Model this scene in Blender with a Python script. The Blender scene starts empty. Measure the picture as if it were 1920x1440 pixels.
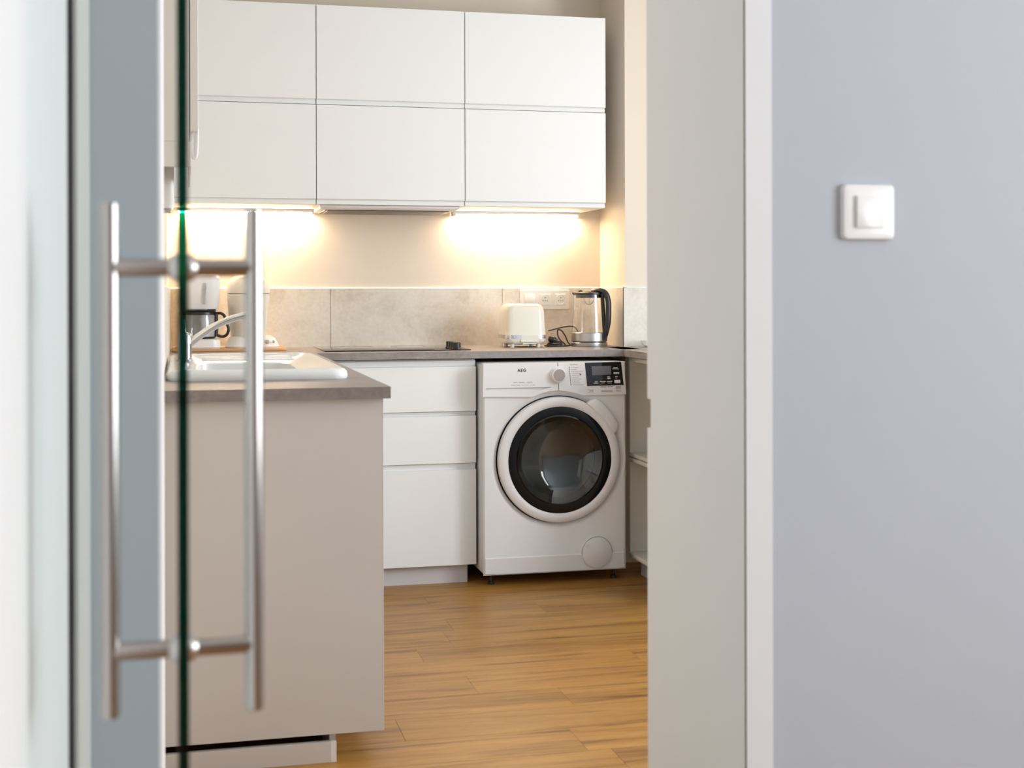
import bpy, bmesh, math, random
from mathutils import Vector, Matrix
random.seed(7)
PI = math.pi
D = bpy.data
scene = bpy.context.scene
COL = scene.collection

# ------------------------------------------------------------------ camera
F_PX, YAW, ROLL, CY, CAM_H = 2542.28, 0.2383, -0.0023, 548.61, 1.1282
cam_data = D.cameras.new('camera')
cam_data.sensor_width = 36.0
cam_data.sensor_fit = 'HORIZONTAL'
cam_data.lens = F_PX / 1920 * 36.0
cam_data.shift_y = -(720 - CY) / 1920
cam_data.clip_start = 0.02
cam_data.dof.use_dof = True
cam_data.dof.focus_distance = 5.3
cam_data.dof.aperture_fstop = 6.8
cam = D.objects.new('camera', cam_data)
COL.objects.link(cam)
cam.matrix_world = (Matrix.Translation((0, 0, CAM_H)) @ Matrix.Rotation(-YAW, 4, 'Z')
                    @ Matrix.Rotation(PI / 2, 4, 'X') @ Matrix.Rotation(ROLL, 4, 'Z'))
scene.camera = cam

# ------------------------------------------------------------------ world, lights, exposure
world = D.worlds.new('world')
scene.world = world
world.use_nodes = True
world.node_tree.nodes['Background'].inputs['Color'].default_value = (0.75, 0.85, 1.0, 1)
world.node_tree.nodes['Background'].inputs['Strength'].default_value = 0.6
vs = scene.view_settings
vs.view_transform = 'Standard'
vs.look = 'None'
vs.exposure = 0.08
vs.gamma = 1.0
vs.use_curve_mapping = False


def area_light(name, loc, rot, sx, sy, energy, color):
    l = D.lights.new(name, 'AREA')
    l.shape = 'RECTANGLE'
    l.size, l.size_y, l.energy, l.color = sx, sy, energy, color
    o = D.objects.new(name, l)
    COL.objects.link(o)
    o.location, o.rotation_euler = loc, rot
    return o


# daylight through the hall window and the kitchen window (both in right-hand walls, out of view)
area_light('hall_window_daylight_offscreen', (2.64, 0.0, 1.45), (PI / 2, 0, PI / 2), 1.7, 1.5, 66, (0.93, 0.96, 1.0))
area_light('kitchen_window_daylight_offscreen', (3.29, 3.05, 1.55), (PI / 2, 0, PI / 2), 1.5, 1.4, 84, (0.88, 0.95, 1.0))

# ------------------------------------------------------------------ helpers
ORIGIN = {}


def px(u, v, X=None, Y=None, Z=None):
    """photo pixel -> point on the plane X, Y or Z"""
    c, s = math.cos(YAW), math.sin(YAW)
    x, y = (u - 960) / F_PX, (v - CY) / F_PX
    cr, sr = math.cos(ROLL), math.sin(ROLL)
    x, y = x * cr + y * sr, -x * sr + y * cr
    d = (x * c + s, -x * s + c, -y)
    t = X / d[0] if X is not None else (Y / d[1] if Y is not None else (Z - CAM_H) / d[2])
    return Vector((d[0] * t, d[1] * t, d[2] * t + CAM_H))


def nb():
    return bmesh.new()


def box(bm, x0, x1, y0, y1, z0, z1, bev=0.0, seg=2):
    t = bmesh.new()
    bmesh.ops.create_cube(t, size=1.0)
    for v in t.verts:
        v.co = Vector(((x0 + x1) / 2 + v.co.x * (x1 - x0), (y0 + y1) / 2 + v.co.y * (y1 - y0),
                       (z0 + z1) / 2 + v.co.z * (z1 - z0)))
    if bev:
        bmesh.ops.bevel(t, geom=t.edges[:], offset=bev, segments=seg, affect='EDGES', profile=0.5)
    merge(bm, t)
    return bm


def merge(bm, t):
    m = D.meshes.new('tmp')
    t.to_mesh(m)
    t.free()
    bm.from_mesh(m)
    D.meshes.remove(m)


def rrect(x0, x1, y0, y1, r, z, n=6):
    pts = []
    for cx, cy, a0 in ((x1 - r, y1 - r, 0), (x0 + r, y1 - r, PI / 2), (x0 + r, y0 + r, PI), (x1 - r, y0 + r, 1.5 * PI)):
        for k in range(n + 1):
            a = a0 + (PI / 2) * k / n
            pts.append(Vector((cx + r * math.cos(a), cy + r * math.sin(a), z)))
    return pts


def loft(bm, loops, cap0=True, cap1=True, closed=False):
    rings = [[bm.verts.new(p) for p in lp] for lp in loops]
    n = len(rings[0])
    pairs = list(zip(rings, rings[1:]))
    if closed:
        pairs.append((rings[-1], rings[0]))
    for a, b in pairs:
        for i in range(n):
            j = (i + 1) % n
            bm.faces.new((a[i], a[j], b[j], b[i]))
    if cap0 and not closed:
        bm.faces.new(list(reversed(rings[0])))
    if cap1 and not closed:
        bm.faces.new(rings[-1])
    return bm


def lathe(bm, prof, n=48, M=None, cap0=True, cap1=True):
    """prof = [(r, h)], axis z then transformed by M"""
    M = M or Matrix.Identity(4)
    loops = []
    for r, h in prof:
        loops.append([M @ Vector((max(r, 1e-5) * math.cos(2 * PI * k / n), max(r, 1e-5) * math.sin(2 * PI * k / n), h))
                      for k in range(n)])
    return loft(bm, loops, cap0, cap1)


def smooth_path(pts, sub=8):
    pts = [Vector(p) for p in pts]
    out = []
    for i in range(len(pts) - 1):
        p0, p1, p2 = pts[max(i - 1, 0)], pts[i], pts[i + 1]
        p3 = pts[min(i + 2, len(pts) - 1)]
        for k in range(sub):
            t = k / sub
            out.append(0.5 * ((2 * p1) + (p2 - p0) * t + (2 * p0 - 5 * p1 + 4 * p2 - p3) * t * t
                              + (-p0 + 3 * p1 - 3 * p2 + p3) * t ** 3))
    out.append(pts[-1])
    return out


def tube(bm, pts, r, n=12, closed=False, flat=1.0):
    pts = [Vector(p) for p in pts]
    m = len(pts)
    loops = []
    up = None
    for i, p in enumerate(pts):
        if closed:
            t = (pts[(i + 1) % m] - pts[i - 1]).normalized()
        else:
            t = (pts[min(i + 1, m - 1)] - pts[max(i - 1, 0)]).normalized()
        if up is None:
            up = Vector((0, 0, 1)) if abs(t.z) < 0.9 else Vector((1, 0, 0))
        up = (up - t * up.dot(t)).normalized()
        sd = t.cross(up)
        rr = r[i] if isinstance(r, (list, tuple)) else r
        loops.append([p + (sd * math.cos(2 * PI * k / n) * flat + up * math.sin(2 * PI * k / n)) * rr for k in range(n)])
    return loft(bm, loops, True, True, closed)


def prism(bm, poly, y0, y1):
    """poly of (x, z) extruded along y"""
    return loft(bm, [[Vector((x, y0, z)) for x, z in poly], [Vector((x, y1, z)) for x, z in poly]])


def axisM(origin, direction):
    """matrix taking +z to direction, at origin"""
    q = Vector(direction).to_track_quat('Z', 'Y')
    return Matrix.Translation(origin) @ q.to_matrix().to_4x4()


def mk(name, bm, mat, parent=None, loc=None, smooth=True, angle=35):
    """bm is in world coordinates; linked as one object (child of parent, or at loc)"""
    bmesh.ops.recalc_face_normals(bm, faces=bm.faces[:])
    o0 = ORIGIN[parent.name] if parent is not None else Vector(loc if loc is not None else (0, 0, 0))
    for v in bm.verts:
        v.co -= o0
    me = D.meshes.new(name)
    bm.to_mesh(me)
    bm.free()
    if smooth:
        me.polygons.foreach_set('use_smooth', [True] * len(me.polygons))
        me.set_sharp_from_angle(angle=math.radians(angle))
    me.materials.append(mat)
    o = D.objects.new(name, me)
    COL.objects.link(o)
    if parent is not None:
        o.parent = parent
    else:
        o.location = o0
    ORIGIN[o.name] = o0.copy()
    return o


def tag(o, label=None, cat=None, group=None, kind=None):
    if label: o['label'] = label
    if cat: o['category'] = cat
    if group: o['group'] = group
    if kind: o['kind'] = kind
    return o


def thing(name, label, cat, loc, group=None, kind=None):
    o = D.objects.new(name, None)
    o.empty_display_size = 0.05
    COL.objects.link(o)
    o.location = loc
    ORIGIN[o.name] = Vector(loc)
    return tag(o, label, cat, group, kind)


# ------------------------------------------------------------------ materials
def principled(name):
    m = D.materials.new(name)
    m.use_nodes = True
    return m, m.node_tree, m.node_tree.nodes['Principled BSDF']


def mat(name, col, rough=0.5, metal=0.0, var=0.04, scale=6.0, bump=0.0, bscale=200.0, coat=0.0, spec=0.5):
    m, nt, b = principled(name)
    tc = nt.nodes.new('ShaderNodeTexCoord')
    nz = nt.nodes.new('ShaderNodeTexNoise')
    nz.inputs['Scale'].default_value = scale
    nz.inputs['Detail'].default_value = 4
    nt.links.new(tc.outputs['Object'], nz.inputs['Vector'])
    mx = nt.nodes.new('ShaderNodeMix')
    mx.data_type = 'RGBA'
    mx.inputs['A'].default_value = tuple(c * (1 - var) for c in col) + (1,)
    mx.inputs['B'].default_value = tuple(min(1, c * (1 + var)) for c in col) + (1,)
    nt.links.new(nz.outputs['Fac'], mx.inputs['Factor'])
    nt.links.new(mx.outputs['Result'], b.inputs['Base Color'])
    b.inputs['Roughness'].default_value = rough
    b.inputs['Metallic'].default_value = metal
    b.inputs['Specular IOR Level'].default_value = spec
    b.inputs['Coat Weight'].default_value = coat
    if bump:
        n2 = nt.nodes.new('ShaderNodeTexNoise')
        n2.inputs['Scale'].default_value = bscale
        nt.links.new(tc.outputs['Object'], n2.inputs['Vector'])
        bp = nt.nodes.new('ShaderNodeBump')
        bp.inputs['Strength'].default_value = bump
        bp.inputs['Distance'].default_value = 0.002
        nt.links.new(n2.outputs['Fac'], bp.inputs['Height'])
        nt.links.new(bp.outputs['Normal'], b.inputs['Normal'])
    return m


def concrete(name, c0, c1, c2, rough, scale=3.0):
    m, nt, b = principled(name)
    tc = nt.nodes.new('ShaderNodeTexCoord')
    n1 = nt.nodes.new('ShaderNodeTexNoise')
    n1.inputs['Scale'].default_value = scale
    n1.inputs['Detail'].default_value = 7
    n1.inputs['Roughness'].default_value = 0.65
    n1.inputs['Distortion'].default_value = 0.6
    nt.links.new(tc.outputs['Object'], n1.inputs['Vector'])
    r = nt.nodes.new('ShaderNodeValToRGB')
    r.color_ramp.elements[0].position, r.color_ramp.elements[0].color = 0.30, c0 + (1,)
    r.color_ramp.elements[1].position, r.color_ramp.elements[1].color = 0.70, c2 + (1,)
    e = r.color_ramp.elements.new(0.5)
    e.color = c1 + (1,)
    nt.links.new(n1.outputs['Fac'], r.inputs['Fac'])
    n2 = nt.nodes.new('ShaderNodeTexNoise')
    n2.inputs['Scale'].default_value = 70
    n2.inputs['Detail'].default_value = 3
    nt.links.new(tc.outputs['Object'], n2.inputs['Vector'])
    mx = nt.nodes.new('ShaderNodeMix')
    mx.data_type = 'RGBA'
    mx.blend_type = 'OVERLAY'
    mx.inputs['Factor'].default_value = 0.25
    nt.links.new(r.outputs['Color'], mx.inputs['A'])
    nt.links.new(n2.outputs['Fac'], mx.inputs['B'])
    nt.links.new(mx.outputs['Result'], b.inputs['Base Color'])
    b.inputs['Roughness'].default_value = rough
    return m


def oak(name):
    m, nt, b = principled(name)
    tc = nt.nodes.new('ShaderNodeTexCoord')
    oi = nt.nodes.new('ShaderNodeObjectInfo')
    off = nt.nodes.new('ShaderNodeVectorMath')
    off.operation = 'MULTIPLY_ADD'
    off.inputs[1].default_value = (37.0, 53.0, 11.0)
    cmb = nt.nodes.new('ShaderNodeCombineXYZ')
    for k in range(3):
        nt.links.new(oi.outputs['Random'], cmb.inputs[k])
    nt.links.new(cmb.outputs[0], off.inputs[0])
    nt.links.new(tc.outputs['Object'], off.inputs[2])

    def noise(sc, detail, rough, dist, mapping):
        mp = nt.nodes.new('ShaderNodeMapping')
        mp.inputs['Scale'].default_value = mapping
        nt.links.new(off.outputs[0], mp.inputs['Vector'])
        n = nt.nodes.new('ShaderNodeTexNoise')
        n.inputs['Scale'].default_value = sc
        n.inputs['Detail'].default_value = detail
        n.inputs['Roughness'].default_value = rough
        n.inputs['Distortion'].default_value = dist
        nt.links.new(mp.outputs[0], n.inputs['Vector'])
        return n

    g = noise(1.0, 6, 0.6, 0.8, (1.6, 22, 1))
    r = nt.nodes.new('ShaderNodeValToRGB')
    cr = r.color_ramp
    cr.elements[0].position, cr.elements[0].color = 0.30, (0.185, 0.074, 0.012, 1)
    cr.elements[1].position, cr.elements[1].color = 0.72, (0.46, 0.238, 0.056, 1)
    e = cr.elements.new(0.48)
    e.color = (0.36, 0.168, 0.032, 1)
    nt.links.new(g.outputs['Fac'], r.inputs['Fac'])
    # dark narrow streaks
    k = noise(1.0, 3, 0.5, 0.4, (3.0, 42, 1))
    rk = nt.nodes.new('ShaderNodeValToRGB')
    rk.color_ramp.elements[0].position, rk.color_ramp.elements[0].color = 0.28, (0.42, 0.34, 0.26, 1)
    rk.color_ramp.elements[1].position, rk.color_ramp.elements[1].color = 0.40, (1, 1, 1, 1)
    nt.links.new(k.outputs['Fac'], rk.inputs['Fac'])
    # fine pores
    f = noise(1.0, 2, 0.5, 0.0, (30, 420, 1))
    rf = nt.nodes.new('ShaderNodeValToRGB')
    rf.color_ramp.elements[0].position, rf.color_ramp.elements[0].color = 0.25, (0.82, 0.80, 0.76, 1)
    rf.color_ramp.elements[1].position, rf.color_ramp.elements[1].color = 0.60, (1, 1, 1, 1)
    nt.links.new(f.outputs['Fac'], rf.inputs['Fac'])
    m1 = nt.nodes.new('ShaderNodeMix')
    m1.data_type, m1.blend_type = 'RGBA', 'MULTIPLY'
    m1.inputs['Factor'].default_value = 0.85
    nt.links.new(r.outputs['Color'], m1.inputs['A'])
    nt.links.new(rk.outputs['Color'], m1.inputs['B'])
    m2 = nt.nodes.new('ShaderNodeMix')
    m2.data_type, m2.blend_type = 'RGBA', 'MULTIPLY'
    m2.inputs['Factor'].default_value = 1.0
    nt.links.new(m1.outputs['Result'], m2.inputs['A'])
    nt.links.new(rf.outputs['Color'], m2.inputs['B'])
    hs = nt.nodes.new('ShaderNodeHueSaturation')
    mr = nt.nodes.new('ShaderNodeMapRange')
    mr.inputs['To Min'].default_value, mr.inputs['To Max'].default_value = 0.94, 1.06
    nt.links.new(oi.outputs['Random'], mr.inputs['Value'])
    nt.links.new(mr.outputs[0], hs.inputs['Value'])
    nt.links.new(m2.outputs['Result'], hs.inputs['Color'])
    nt.links.new(hs.outputs[0], b.inputs['Base Color'])
    b.inputs['Roughness'].default_value = 0.38
    bp = nt.nodes.new('ShaderNodeBump')
    bp.inputs['Strength'].default_value = 0.15
    bp.inputs['Distance'].default_value = 0.001
    nt.links.new(f.outputs['Fac'], bp.inputs['Height'])
    nt.links.new(bp.outputs['Normal'], b.inputs['Normal'])
    return m


def glass(name, col=(1, 1, 1), rough=0.0, absorb=None, density=0.0):
    m, nt, b = principled(name)
    b.inputs['Base Color'].default_value = col + (1,)
    b.inputs['Transmission Weight'].default_value = 1.0
    b.inputs['Roughness'].default_value = rough
    b.inputs['IOR'].default_value = 1.48
    if absorb:
        va = nt.nodes.new('ShaderNodeVolumeAbsorption')
        va.inputs['Color'].default_value = absorb + (1,)
        va.inputs['Density'].default_value = density
        nt.links.new(va.outputs[0], nt.nodes['Material Output'].inputs['Volume'])
    return m


def pane_glass(name, absorb, density):
    """flat sheet: straight-through transmission, Fresnel reflection, tint from the thickness"""
    m = D.materials.new(name)
    m.use_nodes = True
    nt = m.node_tree
    nt.nodes.clear()
    out = nt.nodes.new('ShaderNodeOutputMaterial')
    tr = nt.nodes.new('ShaderNodeBsdfTransparent')
    gl = nt.nodes.new('ShaderNodeBsdfGlossy')
    gl.inputs['Roughness'].default_value = 0.0
    fr = nt.nodes.new('ShaderNodeFresnel')
    ge = nt.nodes.new('ShaderNodeNewGeometry')
    mr = nt.nodes.new('ShaderNodeMapRange')          # same reflectance from either side of the sheet
    mr.inputs['To Min'].default_value, mr.inputs['To Max'].default_value = 1.48, 1 / 1.48
    nt.links.new(ge.outputs['Backfacing'], mr.inputs['Value'])
    nt.links.new(mr.outputs[0], fr.inputs['IOR'])
    mx = nt.nodes.new('ShaderNodeMixShader')
    nt.links.new(fr.outputs[0], mx.inputs[0])
    nt.links.new(tr.outputs[0], mx.inputs[1])
    nt.links.new(gl.outputs[0], mx.inputs[2])
    nt.links.new(mx.outputs[0], out.inputs['Surface'])
    va = nt.nodes.new('ShaderNodeVolumeAbsorption')
    va.inputs['Color'].default_value = absorb + (1,)
    va.inputs['Density'].default_value = density
    nt.links.new(va.outputs[0], out.inputs['Volume'])
    return m


def emission(name, col, strength):
    m, nt, b = principled(name)
    b.inputs['Base Color'].default_value = (0.9, 0.9, 0.9, 1)
    b.inputs['Emission Color'].default_value = col + (1,)
    b.inputs['Emission Strength'].default_value = strength
    return m


M = {}
M['cream_paint'] = mat('cream_paint', (0.79, 0.70, 0.585), 0.8, bump=0.12, bscale=90, var=0.02)
M['hall_paint'] = mat('hall_paint', (0.47, 0.495, 0.545), 0.75, bump=0.10, bscale=90, var=0.02)
M['white_paint'] = mat('white_paint', (0.74, 0.745, 0.75), 0.7, bump=0.08, bscale=90, var=0.02)
M['trim_paint'] = M['white_paint']
M['back_wall'] = mat('brown_wall', (0.22, 0.155, 0.125), 0.7)
M['ceiling_paint'] = mat('ceiling_paint', (0.84, 0.82, 0.79), 0.9, var=0.01)
M['wardrobe'] = mat('matt_white_lacquer', (0.84, 0.845, 0.845), 0.85, var=0.006, spec=0.15)
M['lacquer'] = mat('white_lacquer', (0.83, 0.83, 0.815), 0.42, var=0.008)
M['carcass'] = mat('white_melamine', (0.76, 0.74, 0.71), 0.5, var=0.01)
M['grey_melamine'] = M['carcass']
M['end_panel'] = mat('pale_melamine', (0.68, 0.645, 0.63), 0.5, var=0.015)
M['edge_band'] = mat('white_edging', (0.85, 0.84, 0.83), 0.45, var=0.01)
M['plinth'] = mat('plinth_board', (0.62, 0.59, 0.59), 0.45, var=0.02)
M['shelf'] = mat('cream_shelf_board', (0.80, 0.76, 0.68), 0.5, var=0.015)
M['pelmet'] = M['carcass']
M['worktop'] = concrete('grey_stone_laminate', (0.215, 0.19, 0.18), (0.275, 0.24, 0.23), (0.33, 0.295, 0.28), 0.42, 9.0)
M['tile'] = concrete('concrete_tile', (0.56, 0.50, 0.41), (0.72, 0.665, 0.575), (0.80, 0.755, 0.675), 0.38, 4.0)
M['grout'] = mat('grout', (0.35, 0.31, 0.27), 0.9)
M['oak'] = oak('oak_planks')
M['subfloor'] = mat('subfloor', (0.10, 0.06, 0.03), 0.8)
M['steel'] = mat('brushed_steel', (0.55, 0.52, 0.50), 0.32, 1.0, var=0.04, scale=40)
M['handle_steel'] = mat('satin_steel', (0.50, 0.465, 0.445), 0.18, 1.0, var=0.03, scale=40)
M['chrome'] = mat('chrome', (0.82, 0.82, 0.83), 0.12, 1.0, var=0.01)
M['black'] = mat('black_plastic', (0.018, 0.016, 0.016), 0.35)
M['black_gloss'] = mat('black_gloss_glass', (0.006, 0.006, 0.007), 0.02)
M['black_ring'] = mat('black_door_ring', (0.006, 0.006, 0.007), 0.06, spec=0.22)
M['contact'] = mat('brass_contact', (0.42, 0.31, 0.17), 0.4, 1.0)
M['appliance'] = mat('white_appliance_enamel', (0.75, 0.735, 0.725), 0.5, var=0.008)
M['appliance_plastic'] = mat('white_appliance_plastic', (0.76, 0.74, 0.735), 0.4, var=0.008)
M['grey_plastic'] = mat('grey_plastic', (0.42, 0.39, 0.38), 0.4)
M['knob_face'] = mat('satin_knob_face', (0.36, 0.31, 0.29), 0.42, 0.0)
M['ink'] = mat('dark_print', (0.05, 0.045, 0.05), 0.7)
M['ink_soft'] = mat('grey_print', (0.34, 0.31, 0.31), 0.7)
M['ink_white'] = mat('pale_print', (0.62, 0.60, 0.58), 0.7)
M['lcd'] = mat('display_panel', (0.13, 0.135, 0.15), 0.25)
M['drum'] = mat('drum_steel', (0.42, 0.42, 0.42), 0.4, 1.0)
M['ceramic'] = mat('white_ceramic', (0.80, 0.80, 0.79), 0.15, var=0.006)
M['cream_plastic'] = mat('cream_enamel', (0.82, 0.77, 0.66), 0.25, var=0.008, coat=0.2)
M['white_plastic'] = mat('white_plastic', (0.82, 0.81, 0.80), 0.35, var=0.006)
M['socket_plastic'] = mat('ivory_plastic', (0.82, 0.79, 0.74), 0.35, var=0.006)
M['bamboo'] = mat('bamboo_board', (0.60, 0.33, 0.14), 0.5, var=0.12, scale=14)
M['filter'] = mat('hood_filter', (0.16, 0.13, 0.12), 0.45, 0.6)
M['infill'] = mat('dark_mottled_infill', (0.06, 0.052, 0.055), 0.95, var=0.6, scale=14, spec=0.0)
M['door_glass'] = pane_glass('green_glass', (0.2, 0.74, 0.70), 15.5)
M['clear_glass'] = glass('clear_glass')
M['porthole'] = glass('smoked_porthole_glass', (0.55, 0.58, 0.58))
M['led'] = emission('warm_led_diffuser', (1.0, 0.765, 0.515), 62.0)


# ------------------------------------------------------------------ dimensions
Z0 = -0.008                     # floor level
Yb = 5.779                      # kitchen back wall
XL = -0.058                     # kitchen left wall
XR, YJ = 1.8078, 5.4267         # right return of the back wall
WT, TH = 0.90, 0.0284           # worktop height and thickness
YD, YD2 = 1.76, 2.165           # doorway wall
XD0, XD1 = -0.031, 0.764        # doorway opening
CEIL = 2.62
DOOR_H = 2.12
XE = 3.25                       # kitchen east wall

# ------------------------------------------------------------------ structure
floor = mk('floor', box(nb(), -0.75, XE + 0.1, -3.1, 5.9, Z0 - 0.12, Z0 - 0.012), M['subfloor'], smooth=False)
tag(floor, 'oak plank floor running through hall and kitchen', 'floor', kind='structure')
PITCH, Y_REF = 0.178, 3.225
ENDS = {5: 0.72, 4: 1.375, 2: 1.045, 0: 0.975, -1: 1.035, 7: 0.885, 9: 0.873}
plank_mesh = {}
for row in range(-35, 15):
    y0 = Y_REF + PITCH * row
    y1 = min(y0 + PITCH, Yb)
    if y1 - y0 < 0.02 or y0 < -3.0:
        continue
    x_end = ENDS.get(row, random.uniform(0.3, 1.5))
    x = x_end - 1.29 * 3
    while x < XE:
        xa, xb = max(x, -0.72), min(x + 1.29, XE)
        if y0 > YD2 - 0.3:
            xa = max(xa, XL)
        if xb - xa > 0.03:
            key = (round(xb - xa, 3), round(y1 - y0, 3))
            if key not in plank_mesh:
                w, h = key
                b = box(nb(), -w / 2 + 0.0002, w / 2 - 0.0002, -h / 2 + 0.0002, h / 2 - 0.0002, -0.012, 0.0)
                bmesh.ops.bevel(b, geom=[e for e in b.edges if all(v.co.z > -1e-5 for v in e.verts)], offset=0.0005,
                                segments=1, affect='EDGES')
                me = D.meshes.new('plank')
                b.to_mesh(me)
                b.free()
                me.materials.append(M['oak'])
                plank_mesh[key] = me
            p = D.objects.new('plank', plank_mesh[key])
            COL.objects.link(p)
            p.parent = floor
            p.location = ((xa + xb) / 2, (y0 + y1) / 2, Z0)
        x += 1.29


def struct(name, bm, m, label, cat, smooth=False):
    return tag(mk(name, bm, m, smooth=smooth), label, cat, kind='structure')


struct('ceiling', box(nb(), -0.8, XE + 0.15, -3.15, 5.95, CEIL, CEIL + 0.1), M['ceiling_paint'], 'plain white ceiling over hall and kitchen', 'ceiling')
wall_back = struct('wall_back', box(nb(), XL - 0.1, XR + 0.1, Yb, Yb + 0.12, Z0, CEIL), M['cream_paint'],
                   'cream kitchen wall behind the worktop and wall cabinets', 'wall')
wall_left = struct('wall_left', box(nb(), XL - 0.12, XL, YD2, Yb + 0.1, Z0, CEIL), M['cream_paint'],
                   'cream kitchen wall beside the sink', 'wall')
wall_right = struct('wall_right', box(nb(), XR, XE + 0.1, YJ, Yb + 0.12, Z0, CEIL), M['cream_paint'],
                    'cream wall return beside the glass kettle', 'wall')
b = nb()
box(b, XE, XE + 0.12, YD2 - 0.3, 2.27, Z0, CEIL)
box(b, XE, XE + 0.12, 3.83, YJ + 0.1, Z0, CEIL)
box(b, XE, XE + 0.12, 2.27, 3.83, Z0, 0.82)
box(b, XE, XE + 0.12, 2.27, 3.83, 2.28, CEIL)
struct('wall_east', b, M['cream_paint'], 'cream kitchen wall with the window', 'wall')

# doorway wall: left nib, right part (with the latch notch in its far edge), lintel
def latch_wall():
    b = nb()

    def slab(poly, z0, z1):
        loft(b, [[Vector((x, y, z0)) for x, y in poly], [Vector((x, y, z1)) for x, y in poly]])
    full = [(XD1, YD), (XE + 0.1, YD), (XE + 0.1, YD2), (XD1, YD2)]
    cut = [(XD1, YD), (XE + 0.1, YD), (XE + 0.1, YD2), (XD1 + 0.03, YD2), (XD1 + 0.012, YD2 - 0.012), (XD1, YD2 - 0.014)]
    slab(full, Z0, 0.9)
    slab(cut, 0.9, 0.949)
    slab(full, 0.949, CEIL)
    return b


struct('wall_front_left', box(nb(), -0.8, XD0, YD, YD2, Z0, CEIL), M['hall_paint'], 'narrow grey wall strip beside the glass door', 'wall')
wfr = struct('wall_front_right', latch_wall(), M['hall_paint'], 'blue-grey wall with the light switch beside the doorway', 'wall')
struct('wall_front_lintel', box(nb(), XD0, XD1, YD, YD2, DOOR_H, CEIL), M['hall_paint'], 'blue-grey wall above the doorway', 'wall')
# white painted lining of the doorway
lin = thing('trim_1', 'white doorway lining and slim casing strip beside the blue-grey wall', 'trim', (XD1, YD, Z0), kind='structure')
b = nb()
t = 0.003
for z0, z1, cut in ((Z0, 0.9, 0), (0.9, 0.949, 0.014), (0.949, DOOR_H, 0)):
    box(b, XD1 - t, XD1 + 0.001, YD - 0.004, YD2 - cut + (0 if cut else t), z0, z1)
mk('reveal_lining', b, M['white_paint'], lin, smooth=False)
mk('casing', box(nb(), XD1 - t, px(1448, 700, Y=YD - 0.004).x, YD - 0.0045, YD + 0.001, Z0, DOOR_H + 0.04), M['trim_paint'], lin, smooth=False)
mk('head_lining', box(nb(), XD0, XD1, YD - 0.004, YD2 + t, DOOR_H - t, DOOR_H + 0.001), M['white_paint'], lin, smooth=False)
mk('reveal_lining', box(nb(), XD0 - 0.001, XD0 + t, YD + 0.001, YD2 + t, Z0, DOOR_H), M['white_paint'], lin, smooth=False)

# hall walls
struct('wall_hall_left', box(nb(), -0.80, -0.70, -3.1, YD, Z0, CEIL), M['hall_paint'], 'hall wall behind the white wardrobe', 'wall')
b = nb()
box(b, 2.6, 2.72, -3.1, -0.9, Z0, CEIL)
box(b, 2.6, 2.72, 0.9, YD, Z0, CEIL)
box(b, 2.6, 2.72, -0.9, 0.9, Z0, 0.66)
box(b, 2.6, 2.72, -0.9, 0.9, 2.24, CEIL)
struct('wall_hall_right', b, M['white_paint'], 'pale hall side wall with the window', 'wall')
struct('wall_hall_back', box(nb(), -0.8, 2.72, -3.05, -2.93, Z0, CEIL), M['back_wall'], 'brown hall wall behind the viewer', 'wall')


def window(name, axis, c, lo, hi, z0, z1, label):
    w = thing(name, label, 'window', (lo if axis == 'x' else c, c if axis == 'x' else lo, z0), kind='structure')

    def bar(a0, a1, za, zb):
        b = nb()
        if axis == 'x':
            box(b, a0, a1, c - 0.03, c + 0.03, za, zb, 0.004)
        else:
            box(b, c - 0.03, c + 0.03, a0, a1, za, zb, 0.004)
        return b
    mid = (lo + hi) / 2
    for a0, a1, za, zb in ((lo, lo + 0.06, z0, z1), (hi - 0.06, hi, z0, z1), (lo + 0.06, hi - 0.06, z0, z0 + 0.06),
                           (lo + 0.06, hi - 0.06, z1 - 0.06, z1), (mid - 0.04, mid + 0.04, z0 + 0.06, z1 - 0.06)):
        mk('frame_bar', bar(a0, a1, za, zb), M['white_plastic'], w)


window('window_1', 'y', 2.68, -0.9, 0.9, 0.66, 2.24, 'white framed hall window')
window('window_2', 'y', XE + 0.08, 2.27, 3.83, 0.82, 2.28, 'white framed kitchen window')

# ------------------------------------------------------------------ splashback tiles (children of the walls)
TZ0, TZ1 = WT - 0.001, 1.147


def tile(parent, x0, x1, y0, y1):
    mk('tile', box(nb(), x0, x1, y0, y1, TZ0, TZ1, 0.0008, 1), M['tile'], parent)


g = 0.0009
for a, c in ((XL, 0.6098), (0.6098, 1.3579), (1.3579, XR)):
    tile(wall_back, a + g, c - g, Yb - 0.010, Yb + 0.001)
for a, c in ((YD2 + 1.1, 3.62), (3.62, 4.37), (4.37, 5.12), (5.12, Yb - 0.010)):
    tile(wall_left, XL - 0.001, XL + 0.010, a + g, c - g)
tile(wall_right, XR - 0.010, XR + 0.001, YJ - 0.0095, Yb - 0.0105)
tile(wall_right, XR - 0.010, 2.25, YJ - 0.010, YJ + 0.001)
tile(wall_right, 2.25 + 2 * g, 2.9, YJ - 0.010, YJ + 0.001)

# white bead added along the tile tops, sloped to show as a lit line
def bead(parent, a, c):
    """a, c = the two ends of the bead on the tile face, wall lies to the far side"""
    b = nb()
    w = Vector((c[0] - a[0], c[1] - a[1], 0))
    nrm = Vector((-w.y, w.x, 0)).normalized() * 0.0105
    prof = [(0, 0.0), (0.0, 0.0015), (0.35, 0.0042), (1.0, 0.0060), (1.0, 0.0)]
    loft(b, [[Vector((p[0], p[1], TZ1 - 0.0005 + h)) + nrm * t for t, h in prof] for p in (a, c)])
    mk('lit_line_bead', b, M['edge_band'], parent)


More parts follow.
